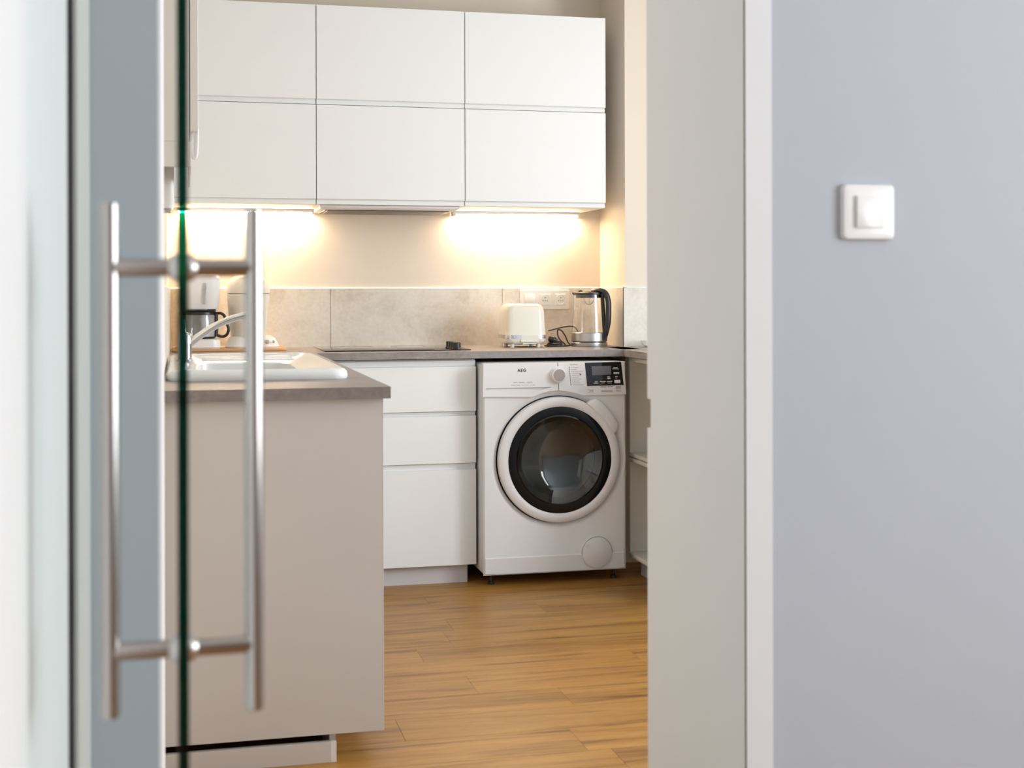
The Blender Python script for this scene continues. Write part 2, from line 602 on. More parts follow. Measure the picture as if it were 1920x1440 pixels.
bead(wall_back, (XL + 0.010, Yb - 0.010), (XR - 0.010, Yb - 0.010))
bead(wall_right, (XR - 0.010, Yb - 0.0105), (XR - 0.010, YJ - 0.010))
bead(wall_left, (XL + 0.010, 3.27), (XL + 0.010, Yb - 0.0105))
bead(wall_right, (XR - 0.010, YJ - 0.010), (2.9, YJ - 0.010))

# ------------------------------------------------------------------ worktop
XI, YI, YW, XC = 0.4914, 3.2743, 5.1644, 1.712
SX0, SX1, SY0, SY1 = -0.043, 0.432, 3.612, 4.63       # sink outline
wt = thing('worktop', 'grey stone-look laminate worktop running round three sides of the kitchen', 'worktop', (0.5, Yb, WT - TH))
mk('worktop_slab', box(nb(), XL + 0.010, XR - 0.010, YW, Yb - 0.010, WT - TH, WT, 0.0012, 1), M['worktop'], wt)
b = nb()
hx0, hx1, hy0, hy1 = SX0 + 0.03, SX1 - 0.03, SY0 + 0.03, SY1 - 0.03
box(b, XL + 0.010, hx0, YI, YW, WT - TH, WT)
box(b, hx1, XI, YI, YW, WT - TH, WT)
box(b, hx0, hx1, YI, hy0, WT - TH, WT)
box(b, hx0, hx1, hy1, YW, WT - TH, WT)
mk('worktop_slab', b, M['worktop'], wt, smooth=False)
mk('worktop_slab', box(nb(), XC, 2.33, 4.58, YJ - 0.010, WT - TH, WT, 0.0012, 1), M['worktop'], wt)

# ------------------------------------------------------------------ wall cabinets
X0, YU = 0.515, 5.3907
ZT, ZM, ZB, ZU = 2.2701, 1.8748, 1.5014, 1.4794


def lift_door(x0, x1, z0, z1, parent):
    """handleless door: flat face with a recessed grip strip along its lower edge"""
    lip = 0.0225
    g = 0.0016
    b = nb()
    prof = [(YU, z1 - g), (YU, z0 + lip), (YU + 0.0015, z0 + lip - 0.0015), (YU + 0.012, z0 + lip - 0.002), (YU + 0.014, z0 + lip - 0.005),
            (YU + 0.010, z0 + g), (YU + 0.022, z0 + g), (YU + 0.022, z1 - g)]
    loft(b, [[Vector((x, y, z)) for y, z in prof] for x in (x0 + g, x1 - g)])
    return mk('door', b, M['lacquer'], parent, smooth=False)


def wall_cabinet(i, z0, z1, label):
    x0 = X0 + 0.6 * (i - 1)
    x1 = x0 + (0.5985 if i == 2 else 0.6)
    w = thing('wall_cabinet', label, 'cabinet', ((x0 + x1) / 2, Yb - 0.18, z0), 'handleless wall cabinets in two rows')
    b = nb()
    e = 0.0012
    if i == 0:
        x0 = XL + 0.005
    box(b, x0 + e, x1 - e, YU + 0.0225, Yb - 0.001, z0 + 0.0005, z1 - 0.0005)
    mk('carcass', b, M['carcass'], w, smooth=False)
    lift_door(x0, x1, z0, z1, w)
    return w


where = ['beside the sink wall', 'over the hob', 'over the toaster and kettle']
for i in range(3):
    wall_cabinet(i, ZU, ZM, 'white handleless wall cabinet %s, lower row%s' % (where[i], ' with the hood beneath' if i == 1 else ' with a lit lamp beneath'))
    wall_cabinet(i, ZM + 0.0005, ZT, 'white handleless wall cabinet %s, upper row' % where[i])

# cooker hood insert under the middle cabinet
h = thing('range_hood', 'built-in cooker hood with dark filter under the middle wall cabinet', 'hood', (0.815, 5.6, ZU))
b = nb()
box(b, 0.535, 1.095, 5.44, 5.765, ZU - 0.014, ZU, 0.003)
mk('housing', b, M['carcass'], h)
b = nb()
box(b, 0.56, 1.07, 5.50, 5.75, ZU - 0.017, ZU - 0.013, 0.001, 1)
fl = mk('grease_filter', b, M['filter'], h)
for k in range(9):
    y = 5.52 + k * 0.026
    mk('filter_slat', box(nb(), 0.57, 1.06, y, y + 0.012, ZU - 0.0195, ZU - 0.016, 0.001, 1), M['steel'], fl)
mk('front_strip', box(nb(), 0.53, 1.10, 5.425, 5.445, ZU - 0.010, ZU, 0.002), M['appliance_plastic'], h)


def led_lamp(x0, x1, label):
    l = thing('cabinet_lamp', label, 'lamp', ((x0 + x1) / 2, 5.72, ZU - 0.022), 'under-cabinet lamps')
    y0, y1 = 5.722, 5.770
    b = nb()
    box(b, x0, x1, y0, y1, ZU - 0.012, ZU, 0.0015, 1)
    box(b, x0, x0 + 0.012, y0, y1, ZU - 0.021, ZU - 0.011, 0.0015, 1)
    box(b, x1 - 0.012, x1, y0, y1, ZU - 0.021, ZU - 0.011, 0.0015, 1)
    mk('housing', b, M['white_plastic'], l)
    mk('diffuser', box(nb(), x0 + 0.012, x1 - 0.012, y0 + 0.004, y1 - 0.004, ZU - 0.020, ZU - 0.0115, 0.001, 1), M['led'], l)


led_lamp(1.131, 1.699, 'slim lit warm white lamp above the toaster and kettle')
led_lamp(-0.03, 0.539, 'slim lit warm white lamp above the coffee maker')

# ------------------------------------------------------------------ drawer cabinet under the hob
YDR = YW + 0.020


def drawer_front(x0, x1, z0, zlip, z1, parent):
    g = 0.0014
    prof = [(YDR, z0 + g), (YDR, zlip - 0.001), (YDR + 0.001, zlip), (YDR + 0.016, zlip + 0.002), (YDR + 0.018, zlip + 0.005),
            (YDR + 0.012, z1 - g), (YDR + 0.022, z1 - g), (YDR + 0.022, z0 + g)]
    b = nb()
    loft(b, [[Vector((x, y, z)) for y, z in prof] for x in (x0 + g, x1 - g)])
    return mk('drawer', b, M['lacquer'], parent, smooth=False)


dc = thing('drawer_cabinet', 'white handleless three-drawer base cabinet under the hob', 'cabinet', (0.81, 5.45, Z0))
mk('carcass', box(nb(), 0.517, 1.113, YDR + 0.0225, Yb - 0.02, 0.066, WT - TH - 0.004), M['carcass'], dc, smooth=False)
for z0, zl, z1 in ((0.066, 0.4376, 0.4626), (0.4626, 0.648, 0.6650), (0.6650, 0.8400, 0.8640)):
    drawer_front(0.516, 1.1147, z0, zl, z1, dc)
mk('plinth', box(nb(), 0.517, 1.085, YDR + 0.036, YDR + 0.052, Z0, 0.066), M['plinth'], dc, smooth=False)

# ------------------------------------------------------------------ base cabinets under the sink
bc = thing('sink_cabinet', 'base cabinets under the sink, with pale end panel and low plinth', 'cabinet', (0.2, 4.2, Z0))
b = nb()
yP = YI + 0.020
for yy in (3.86, 4.46, 5.06):
    box(b, XL + 0.02, 0.4565, yy, yy + 0.016, 0.066, WT - TH - 0.001)
box(b, XL + 0.02, 0.4565, yP + 0.0185, 5.14, 0.066, 0.082)
box(b, XL + 0.012, XL + 0.02, yP + 0.0185, 5.14, 0.066, WT - TH - 0.001)
mk('carcass', b, M['carcass'], bc, smooth=False)
ep = mk('end_panel', box(nb(), XL + 0.001, 0.4745, yP, yP + 0.018, 0.060, WT - TH), M['end_panel'], bc, smooth=False)
mk('edge_strip', box(nb(), 0.4745, 0.4758, yP - 0.0003, yP + 0.0185, 0.060, WT - TH), M['edge_band'], ep, smooth=False)
for k, (ya, yc) in enumerate(((yP + 0.021, 3.868), (3.870, 4.468), (4.470, 5.06))):
    prof = [(0.4785, 0.066), (0.4785, 0.840), (0.462, 0.843), (0.464, 0.868), (0.457, 0.868), (0.457, 0.066)]
    b = nb()
    loft(b, [[Vector((x, y, z)) for x, z in prof] for y in (ya, yc)])
    mk('door', b, M['lacquer'], bc, smooth=False)
pl = mk('plinth', box(nb(), XL + 0.001, 0.3465, yP, yP + 0.016, Z0, 0.041), M['end_panel'], bc, smooth=False)
mk('plinth_edge', box(nb(), 0.3465, 0.3600, yP, yP + 0.016, Z0, 0.0415), M['edge_band'], bc, smooth=False)
mk('plinth', box(nb(), 0.345, 0.3600, yP + 0.0165, 5.06, Z0, 0.064), M['plinth'], bc, smooth=False)

# ------------------------------------------------------------------ open shelf unit on the right
XS = 1.745
su = thing('shelf_unit', 'cream open shelf unit beside the washing machine', 'shelf', (2.0, 4.6, Z0))
ys0, ys1 = 4.62, 5.20
for ya in (ys0, ys1 - 0.018):
    mk('side_panel', box(nb(), XS, 2.30, ya, ya + 0.018, 0.060, WT - TH - 0.001, 0.001, 1), M['shelf'], su)
mk('back_panel', box(nb(), 2.292, 2.304, ys0, ys1, 0.060, WT - TH - 0.001), M['shelf'], su, smooth=False)
for z0, z1, dx in ((0.066, 0.086, -0.004), (0.449, 0.4665, -0.004), (0.4690, 0.4850, -0.004), (0.850, 0.866, 0.002)):
    mk('shelf_board', box(nb(), XS + dx, 2.292, ys0 + 0.002, ys1 - 0.002, z0, z1, 0.006 if dx < 0 else 0.001, 3), M['shelf'], su)
mk('plinth', box(nb(), XS + 0.045, XS + 0.061, ys0, ys1 - 0.02, Z0, 0.066), M['plinth'], su, smooth=False)

# ------------------------------------------------------------------ washing machine
MY, MX0, MX1, MZ0, MZ1 = 5.100, 1.1235, 1.7000, 0.0365, 0.8555
wm = thing('washing_machine', 'white front-loading washing machine with black porthole under the worktop', 'washing machine', (1.41, 5.38, Z0))
RC = 0.014
b = nb()
loops = []
for y, ins in ((MY + 0.004, 0.0), (MY + 0.012, 0.0), (Yb - 0.10, 0.0)):
    loops.append([Vector((p.x, y, p.y)) for p in rrect(MX0 + ins, MX1 - ins, MZ0, MZ1, RC, 0, 5)])
loft(b, loops, cap0=False)
mk('body', b, M['appliance'], wm)
# front with the shallow dish round the door
CXD, CZD = 1.4265, 0.4765
cx, cz = CXD - 0.0015, CZD


def front_y(z):
    return MY


angs = sorted([2 * PI * k / 96 for k in range(96)])
ZP = 0.757                      # underside of the control panel


def rect_pt(a, x0, x1, z0, z1):
    ca, sa = math.cos(a), math.sin(a)
    tx = ((x1 - cx) / ca if ca > 0 else (x0 - cx) / ca) if abs(ca) > 1e-9 else 1e9
    tz = ((z1 - cz) / sa if sa > 0 else (z0 - cz) / sa) if abs(sa) > 1e-9 else 1e9
    t = min(tx, tz)
    return Vector((cx + t * ca, 0, cz + t * sa))


corner = [math.atan2(z - cz, x - cx) % (2 * PI) for x in (MX0, MX1) for z in (MZ0, MZ1)]
for c in corner:
    i = min(range(96), key=lambda k: abs(angs[k] - c))
    angs[i] = c
rim, rim2, c1, c2, c3 = [], [], [], [], []
for a in angs:
    p = rect_pt(a, MX0, MX1, MZ0, MZ1)
    q = rect_pt(a, MX0 + 0.006, MX1 - 0.006, MZ0 + 0.004, MZ1 - 0.003)
    rim.append(Vector((p.x, front_y(p.z) + 0.0055, p.z)))
    rim2.append(Vector((q.x, front_y(q.z), q.z)))
    e = Vector((math.cos(a), 0, math.sin(a)))
    c0 = Vector((cx, 0, cz))
    c1.append(c0 + e * 0.274 + Vector((0, MY, 0)))
    c2.append(c0 + e * 0.262 + Vector((0, MY + 0.005, 0)))
    c3.append(c0 + e * 0.2490 + Vector((0, MY + 0.016, 0)))
b = nb()
loft(b, [rim, rim2, c1, c2, c3], cap0=False, cap1=False)
mk('front_panel', b, M['appliance'], wm, angle=25)


# kick band along the foot, leaning back a little
b = nb()
loft(b, [[Vector((x, y, z)) for y, z in ((MY - 0.0003, 0.1045), (MY - 0.0042, 0.1015), (MY - 0.0006, MZ0 + 0.006), (MY + 0.003, MZ0 + 0.003), (MY + 0.003, 0.1045))] for x in (MX0 + 0.007, MX1 - 0.007)])
mk('kick_band', b, M['appliance'], wm, smooth=False)


def yplane(pts, y0, y1):
    """photo pixels -> slab between the planes y0 (front) and y1"""
    b = nb()
    w = [px(u, v, Y=y0) for u, v in pts]
    loft(b, [[Vector((p.x, y0, p.z)) for p in w], [Vector((p.x, y1, p.z)) for p in w]])
    return b


# control panel: arched over the door on its lower edge
def arc_px(cxp, czp, rx, u):
    return czp - rx * math.sqrt(max(0, 1 - ((u - cxp) / rx) ** 2))


seam_u = 1045
CP = MY - 0.0090
low_left = [(905.5, 744.5), (998, 744.5), (1006, 741), (1018, 736.5), (1030, 733.5), (seam_u + 2, 732.0)]
low_right = [(seam_u + 3.5, 732.0), (1066, 734), (1082, 738), (1093, 741.5), (1104, 741.0), (1174, 739.5)]
cp = mk('control_panel', yplane([(seam_u + 1.5, 680.0), (1168.5, 677.3), (1170, 679)] + list(reversed(low_right)), CP, MY + 0.004), M['appliance_plastic'], wm, smooth=False)
dr_b = yplane([(906.5, 683.5), (908, 682.3), (seam_u, 680.2), (seam_u + 1.8, 726.0), (1034, 725.8), (911, 728.0), (906.0, 728.1)], CP, MY + 0.004)
merge(dr_b, yplane([(906.0, 728.1), (911, 728.0), (911, 736.2), (996, 735.8), (1008, 733.2), (1020, 729.5), (1034, 725.8), (seam_u + 1.8, 726.0)] + list(reversed(low_left)), CP, MY + 0.004))
dr = mk('detergent_drawer', dr_b, M['appliance_plastic'], wm, smooth=False)
# dial
kc = px(1046, 703, Y=CP)
b = nb()
lathe(b, [(0.0335, 0), (0.0335, 0.0012), (0.030, 0.002)], 48, axisM((kc.x, CP, kc.z), (0, -1, 0)))
lathe(b, [(0.0290, 0.001), (0.0278, 0.018), (0.0265, 0.0205), (0.0235, 0.0215)], 48, axisM((kc.x, CP, kc.z), (0, -1, 0)))
dial = mk('dial', b, M['appliance_plastic'], wm)
b = nb()
lathe(b, [(0.0238, 0.0205), (0.0234, 0.0222), (0.0, 0.0224)], 48, axisM((kc.x, CP, kc.z), (0, -1, 0)), cap1=False)
mk('dial_face', b, M['knob_face'], dial)
# display
ds = mk('display', yplane([(1096.5, 680.2), (1164.5, 678.2), (1169.5, 722.0), (1101, 724.0)], CP - 0.0008, MY), M['black_gloss'], cp, smooth=False)
mk('screen', yplane([(1109, 686.8), (1145.2, 685.8), (1146, 702.2), (1110.5, 703.8)], CP - 0.0014, CP), M['lcd'], cp, smooth=False)


def dash(u0, u1, v, th, m, parent, dy=0.0005, base=CP):
    mk('printed_line', yplane([(u0, v - th / 2), (u1, v - th / 2 - (u1 - u0) * 0.012), (u1, v + th / 2 - (u1 - u0) * 0.012), (u0, v + th / 2)], base - dy, base + 0.0005),
       m, parent, smooth=False)


for k, w in enumerate((9, 7, 14, 11, 9, 8, 11, 8, 10, 13)):                # programme list beside the dial
    v = 689 + k * 3.62
    u = 1067.4 + k * 0.35
    mk('printed_mark', yplane([(u - 0.6, v - 1.1), (u + 0.6, v - 1.1), (u + 0.6, v + 1.1), (u - 0.6, v + 1.1)], CP - 0.0006, CP + 0.0005), M['ink'], cp, smooth=False)
    dash(u + 3, u + 3 + w * 1.55, v + 0.1, 0.75, M['ink_soft'], cp)
dash(1068.5, 1083, 683.8, 1.1, M['ink_soft'], cp)
mk('printed_mark', yplane([(1087, 701), (1089.5, 701), (1089.5, 703.5), (1087, 703.5)], CP - 0.0006, CP + 0.0005), M['ink'], cp, smooth=False)
for u0, u1, v, th in ((1150, 1158, 689.5, 1.3), (1148.5, 1160.5, 691.8, 0.8), (1150.5, 1161, 699.5, 2.6), (1138.5, 1144, 706.5, 1.2), (1139, 1144.5, 709.5, 2.0),
                      (1153.5, 1158, 706, 1.2), (1154, 1157, 709, 0.8), (1115, 1121, 716.2, 1.6), (1125, 1136, 715.2, 1.6), (1138, 1148, 715, 1.6),
                      (1128, 1134, 718.0, 0.8), (1139, 1147, 718.2, 0.8), (1113, 1122, 719.4, 0.6)):
    dash(u0, u1, v, th, M['ink_white'], cp, 0.0014, CP - 0.0004)
mk('start_button', yplane([(1152, 712.5), (1163, 712.2), (1163.4, 718.2), (1152.4, 718.5)], CP - 0.0016, CP), M['socket_plastic'], cp, smooth=False)
for u0, u1, v, th, m in ((1126, 1137, 725.6, 1.2, M['ink']), (1139, 1149, 725.2, 1.2, M['ink']), (1154.5, 1164.5, 726.5, 4.6, M['grey_plastic']),
                         (1102, 1113, 731, 0.7, M['ink_soft']), (1106, 1113, 733, 1.4, M['ink_soft']), (1102, 1113, 735.4, 0.7, M['ink_soft']),
                         (1127, 1148, 732, 0.9, M['ink_soft']), (1127, 1149, 734.3, 1.3, M['ink_soft']), (1154.5, 1164, 731.6, 0.9, M['ink_soft']), (1154.5, 1165, 733.6, 0.7, M['ink_soft'])):
    dash(u0, u1, v, th, m, cp)
for u0, u1, v, th in ((962, 970, 717.2, 1.0), (972.5, 983, 717.0, 1.0), (988, 998, 716.8, 1.0), (958.5, 975, 722.4, 0.8), (978, 992, 722.1, 0.8), (993.5, 1003, 722.0, 0.8)):
    dash(u0, u1, v, th, M['ink_soft'], dr)


def text(body, loc, size, m, parent, name='lettering', bold=0.0, rot=(PI / 2, 0, 0), spacing=1.0):
    cu = D.curves.new(name, 'FONT')
    cu.body, cu.size, cu.align_x, cu.extrude, cu.offset = body, size, 'CENTER', 0.0004, bold
    cu.space_character = spacing
    o = D.objects.new('tmp_text', cu)
    me = D.meshes.new_from_object(o)
    D.objects.remove(o)
    me.name = name
    me.materials.clear()
    me.materials.append(m)
    t = D.objects.new(name, me)
    COL.objects.link(t)
    t.parent = parent
    t.location = Vector(loc) - ORIGIN[parent.name]
    t.rotation_euler = rot
    return t


pA = px(978.5, 697.0, Y=CP - 0.0006)
text('AEG', (pA.x, CP - 0.0006, pA.z), 0.0165, M['ink'], dr, bold=0.0004, spacing=1.18)

# porthole door
DM = axisM((CXD, MY, CZD), (0, -1, 0))     # +z of the lathe points at the room
b = nb()
lathe(b, [(0.2450, -0.014), (0.2450, 0.008), (0.2425, 0.015), (0.236, 0.0195), (0.224, 0.0215), (0.212, 0.0195), (0.2075, 0.0165), (0.2075, -0.014)],
      96, DM, False, False)
rng = mk('door_ring', b, M['appliance_plastic'], wm)
# grip bulge on the upper right of the ring
b = nb()
grip_px = [(1093.5, 752.0), (1099, 756.5), (1112, 748.4), (1118.5, 748.0), (1128, 753.5), (1142, 768.0), (1152, 781), (1158.8, 794), (1160.0, 800), (1156.5, 808.5), (1153.5, 813.5), (1146, 806),
           (1136, 793), (1122, 777), (1108, 766)]
w = [px(u, v, Y=MY - 0.012) for u, v in grip_px]
cen = sum(w, Vector()) / len(w)


def shrink(k, y):
    return [Vector((cen.x + (p.x - cen.x) * k, y, cen.z + (p.z - cen.z) * k)) for p in w]


loft(b, [shrink(1.0, MY + 0.004), shrink(1.0, MY - 0.010), shrink(0.97, MY - 0.0155), shrink(0.88, MY - 0.0195), shrink(0.6, MY - 0.0215)])
mk('door_grip', b, M['appliance_plastic'], wm, angle=50)
b = nb()
lathe(b, [(0.2078, 0.012), (0.2078, 0.0172), (0.2040, 0.0185), (0.176, 0.0165), (0.174, 0.012)], 96, DM, False, False)
mk('black_ring', b, M['black_ring'], wm)
b = nb()
lathe(b, [(0.1745, 0.0150), (0.1700, 0.0160), (0.160, 0.008), (0.135, -0.012), (0.09, -0.030), (0.045, -0.037), (0.0, -0.039), (0.0, -0.045), (0.046, -0.043), (0.092, -0.036), (0.139, -0.017), (0.164, 0.003), (0.1745, 0.0120)], 72, DM, False, False)
mk('porthole_glass', b, M['porthole'], wm)
b = nb()
lathe(b, [(0.1755, 0.0135), (0.172, -0.01), (0.150, -0.0135)], 72, DM, False, False)
mk('door_seal', b, M['black'], wm)
# drum behind the glass
b = nb()
lathe(b, [(0.2500, -0.0158), (0.2500, -0.030), (0.19, -0.030), (0.17, -0.05), (0.165, -0.07)], 72, DM, False, False)
mk('gasket', b, M['black'], wm)
b = nb()
lathe(b, [(0.165, -0.07), (0.235, -0.075), (0.24, -0.35), (0.0, -0.36)], 72, DM, False, False)
mk('drum', b, M['drum'], wm)
fil = px(1119, 1035, Y=MY)
FM = axisM((fil.x, MY - 0.0045, fil.z), (0, -1, 0))
# pump filter cover: round cap inside a low raised ring, a real groove between them
b = nb()
lathe(b, [(0.0650, -0.006), (0.0640, 0.0012), (0.0622, 0.0014), (0.0618, -0.006)], 64, FM, False, False)
mk('filter_surround', b, M['appliance'], wm)
b = nb()
lathe(b, [(0.0600, -0.006), (0.0600, 0.0010), (0.0594, 0.0014), (0.0, 0.0014)], 64, FM, False, False)
fc = mk('filter_cover', b, M['appliance'], wm)
q = px(1102, 1024, Y=MY - 0.0058)
b = nb()
lathe(b, [(0.008, 0), (0.007, 0.0022), (0.0, 0.003)], 20, axisM((q.x, MY - 0.0058, q.z), (0, -1, 0)))
mk('cover_dimple', b, M['appliance_plastic'], fc)
for x in (1.165, 1.665):
    for y in (5.155, 5.60):
        b = nb()
        lathe(b, [(0.012, Z0), (0.012, Z0 + 0.010), (0.006, Z0 + 0.014), (0.006, MZ0 + 0.004)], 20, Matrix.Translation((x, y, 0)))
        mk('foot', b, M['black'], wm)

# ------------------------------------------------------------------ hob
hb = thing('hob', 'black glass hob set in the worktop with control knobs', 'hob', (0.82, 5.5, WT))
mk('glass_plate', box(nb(), 0.533, 1.112, 5.262, 5.742, WT, WT + 0.0045, 0.0040, 3), M['black_gloss'], hb)
for k in range(4):
    y = 5.290 + k * 0.046
    b = nb()
    lathe(b, [(0.0195, WT + 0.0040), (0.0190, WT + 0.008), (0.0165, WT + 0.010), (0.0160, WT + 0.029), (0.0145, WT + 0.031)], 28, Matrix.Translation((1.058, y, 0)))
    kn = mk('knob', b, M['black'], hb)
    mk('knob_pointer', box(nb(), 1.0565, 1.0595, y - 0.012, y + 0.012, WT + 0.0305, WT + 0.0318), M['ink_soft'], kn, smooth=False)
for x, y, r in ((0.68, 5.38, 0.075), (0.68, 5.62, 0.09), (0.92, 5.38, 0.09), (0.92, 5.62, 0.075)):
    b = nb()
    lathe(b, [(r, WT + 0.0044), (r, WT + 0.0047), (r - 0.002, WT + 0.0047), (r - 0.002, WT + 0.0044)], 48, Matrix.Translation((x, y, 0)), False, False)
    mk('cooking_zone', b, M['ink_soft'], hb)

# ------------------------------------------------------------------ sink and tap
sk = thing('sink', 'white ceramic inset sink with raised rim in the peninsula worktop', 'sink', (0.2, 4.1, WT))
b = nb()
R = 0.045
bx0, bx1, by0, by1 = SX0 + 0.085, SX1 - 0.115, SY0 + 0.085, SY0 + 0.62
lp = [rrect(SX0 + 0.002, SX1 - 0.002, SY0 + 0.002, SY1 - 0.002, R, WT, 8), rrect(SX0, SX1, SY0, SY1, R, WT + 0.006, 8), rrect(SX0 + 0.002, SX1 - 0.002, SY0 + 0.002, SY1 - 0.002, R, WT + 0.017, 8),
      rrect(SX0 + 0.008, SX1 - 0.008, SY0 + 0.008, SY1 - 0.008, R, WT + 0.025, 8), rrect(SX0 + 0.018, SX1 - 0.018, SY0 + 0.018, SY1 - 0.018, R - 0.006, WT + 0.028, 8),
      rrect(SX0 + 0.055, SX1 - 0.034, SY0 + 0.034, SY1 - 0.034, R - 0.012, WT + 0.027, 8), rrect(SX0 + 0.063, SX1 - 0.044, SY0 + 0.044, SY1 - 0.044, R - 0.012, WT + 0.019, 8),
      rrect(SX0 + 0.075, SX1 - 0.10, SY0 + 0.070, SY0 + 0.64, 0.05, WT + 0.018, 8), rrect(bx0, bx1, by0, by1, 0.05, WT + 0.012, 8), rrect(bx0 + 0.012, bx1 - 0.012, by0 + 0.012, by1 - 0.012, 0.06, WT - 0.13, 8),
      rrect(bx0 + 0.04, bx1 - 0.04, by0 + 0.04, by1 - 0.04, 0.05, WT - 0.155, 8)]
loft(b, lp, cap0=False, cap1=True)
mk('basin', b, M['ceramic'], sk, angle=60)
for k in range(6):
    y = SY0 + 0.69 + k * 0.045
    mk('drainer_rib', box(nb(), SX0 + 0.10, SX1 - 0.09, y, y + 0.016, WT + 0.0175, WT + 0.0225, 0.002), M['ceramic'], sk)
b = nb()
lathe(b, [(0.040, WT - 0.156), (0.040, WT - 0.152), (0.030, WT - 0.150), (0.0, WT - 0.152)], 32, Matrix.Translation(((bx0 + bx1) / 2, (by0 + by1) / 2, 0)), False, False)
mk('drain', b, M['chrome'], sk)

tp = thing('kitchen_tap', 'chrome tap with rising arched spout over the sink', 'tap', (0.006, 4.15, WT + 0.027))
zt = WT + 0.0265
b = nb()
lathe(b, [(0.026, zt), (0.026, zt + 0.006), (0.021, zt + 0.010), (0.020, zt + 0.050), (0.021, zt + 0.075), (0.016, zt + 0.085), (0.0, zt + 0.087)], 32, Matrix.Translation((0.006, 4.15, 0)), True, False)
mk('body', b, M['chrome'], tp)
sp = [px(u, v, Y=4.15) for u, v in ((340, 664), (356, 645), (374, 630), (402, 612), (432, 599), (458, 592), (476, 590), (485, 594), (488, 602))]
path = smooth_path(sp, 5)
rad = [0.0115 - 0.0025 * i / len(path) for i in range(len(path))]
b = nb()
tube(b, path, rad, 16)
mk('spout', b, M['chrome'], tp)
b = nb()
tube(b, [(0.006, 4.15, zt + 0.080), (0.005, 4.152, zt + 0.10), (0.003, 4.16, zt + 0.125)], [0.007, 0.006, 0.005], 12)
mk('lever', b, M['chrome'], tp)

# ------------------------------------------------------------------ narrow wall cabinet on the sink wall and the box beneath it
nc = thing('narrow_wall_cabinet', 'shallow pale wall cabinet with white bow handle above the sink', 'cabinet', (-0.02, 3.53, ZU))
YN0, YN1 = 3.2164, 3.852
mk('carcass', box(nb(), XL, 0.0158, YN0, YN1, ZU, 2.35, 0.0005, 1), M['grey_melamine'], nc)
mk('pelmet', box(nb(), XL, 0.0148, YN0 + 0.001, YN0 + 0.019, 1.421, ZU, 0.0005, 1), M['pelmet'], nc)
mk('pelmet_return', box(nb(), 0.0158, 0.0205, YN0 + 0.002, YN1, 1.421, ZU, 0.0005, 1), M['pelmet'], nc)
nd = mk('door', box(nb(), 0.0178, 0.0360, YN0 + 0.001, YN1 - 0.001, ZU + 0.024, 2.349, 0.001, 1), M['grey_melamine'], nc)
b = nb()
tube(b, smooth_path([(0.034, YN0 + 0.02, ZU + 0.030), (0.0335, YN0 + 0.02, ZU - 0.008), (0.031, YN0 + 0.02, ZU - 0.034), (0.025, YN0 + 0.02, ZU - 0.036), (0.0225, YN0 + 0.02, ZU - 0.015), (0.0225, YN0 + 0.02, ZU + 0.026)], 6), 0.0035, 12)
mk('bow_handle', b, M['white_plastic'], nd)
pb = thing('paper_towel_holder', 'white rounded holder hanging on the wall under the shallow cabinet', 'holder', (-0.04, 3.75, 1.36))
b = nb()
loft(b, [rrect(XL, -0.028, 3.66, 3.80, 0.010, 1.352, 5), rrect(XL, -0.022, 3.655, 3.805, 0.012, 1.362, 5), rrect(XL, -0.022, 3.655, 3.805, 0.012, ZU, 5)])
mk('shell', b, M['white_plastic'], pb)
mk('lower_lip', box(nb(), XL, -0.030, 3.68, 3.78, 1.345, 1.353, 0.002), M['grey_plastic'], pb)

# ------------------------------------------------------------------ board, coffee maker, juicer
bd = thing('chopping_board', 'thin wooden board under the coffee maker', 'board', (0.17, 5.57, WT))
b = nb()
loft(b, [rrect(-0.040, 0.400, 5.405, 5.735, 0.03, WT, 6), rrect(-0.042, 0.402, 5.403, 5.737, 0.03, WT + 0.004, 6), rrect(-0.040, 0.400, 5.405, 5.735, 0.03, WT + 0.010, 6)])
mk('board', b, M['bamboo'], bd)
ZBD = WT + 0.010
cm = thing('coffee_maker', 'white filter coffee maker with glass jug on the wooden board', 'coffee maker', (0.065, 5.56, ZBD))
cxm, cym = 0.068, 5.515
b = nb()
loft(b, [rrect(cxm - 0.072, cxm + 0.075, 5.452, 5.69, 0.035, ZBD, 6), rrect(cxm - 0.076, cxm + 0.079, 5.448, 5.692, 0.038, ZBD + 0.006, 6),
         rrect(cxm - 0.072, cxm + 0.075, 5.452, 5.69, 0.036, ZBD + 0.034, 6), rrect(cxm - 0.064, cxm + 0.066, 5.46, 5.685, 0.03, ZBD + 0.038, 6)])
mk('base', b, M['white_plastic'], cm)
mk('rear_tower', box(nb(), cxm - 0.066, cxm + 0.068, 5.60, 5.692, ZBD + 0.030, 1.075, 0.015, 3), M['white_plastic'], cm)
b = nb()
loft(b, [rrect(cxm - 0.062, cxm + 0.064, 5.462, 5.69, 0.04, 1.066, 8), rrect(cxm - 0.068, cxm + 0.070, 5.456, 5.692, 0.045, 1.075, 8),
         rrect(cxm - 0.074, cxm + 0.078, 5.450, 5.692, 0.045, 1.17, 8), rrect(cxm - 0.074, cxm + 0.080, 5.450, 5.692, 0.045, 1.187, 8),
         rrect(cxm - 0.066, cxm + 0.070, 5.458, 5.688, 0.04, 1.200, 8), rrect(cxm - 0.045, cxm + 0.05, 5.48, 5.67, 0.03, 1.204, 8)])
fh = mk('filter_housing', b, M['white_plastic'], cm)
mk('lid_hinge', box(nb(), cxm + 0.020, cxm + 0.036, 5.56, 5.60, 1.198, 1.208, 0.002), M['grey_plastic'], fh)
mk('water_gauge', box(nb(), cxm + 0.008, cxm + 0.022, 5.4475, 5.4515, 1.085, 1.168, 0.0015, 1), M['clear_glass'], fh)
jx, jy = cxm - 0.002, 5.525
jz0, jz1 = ZBD + 0.039, 1.053
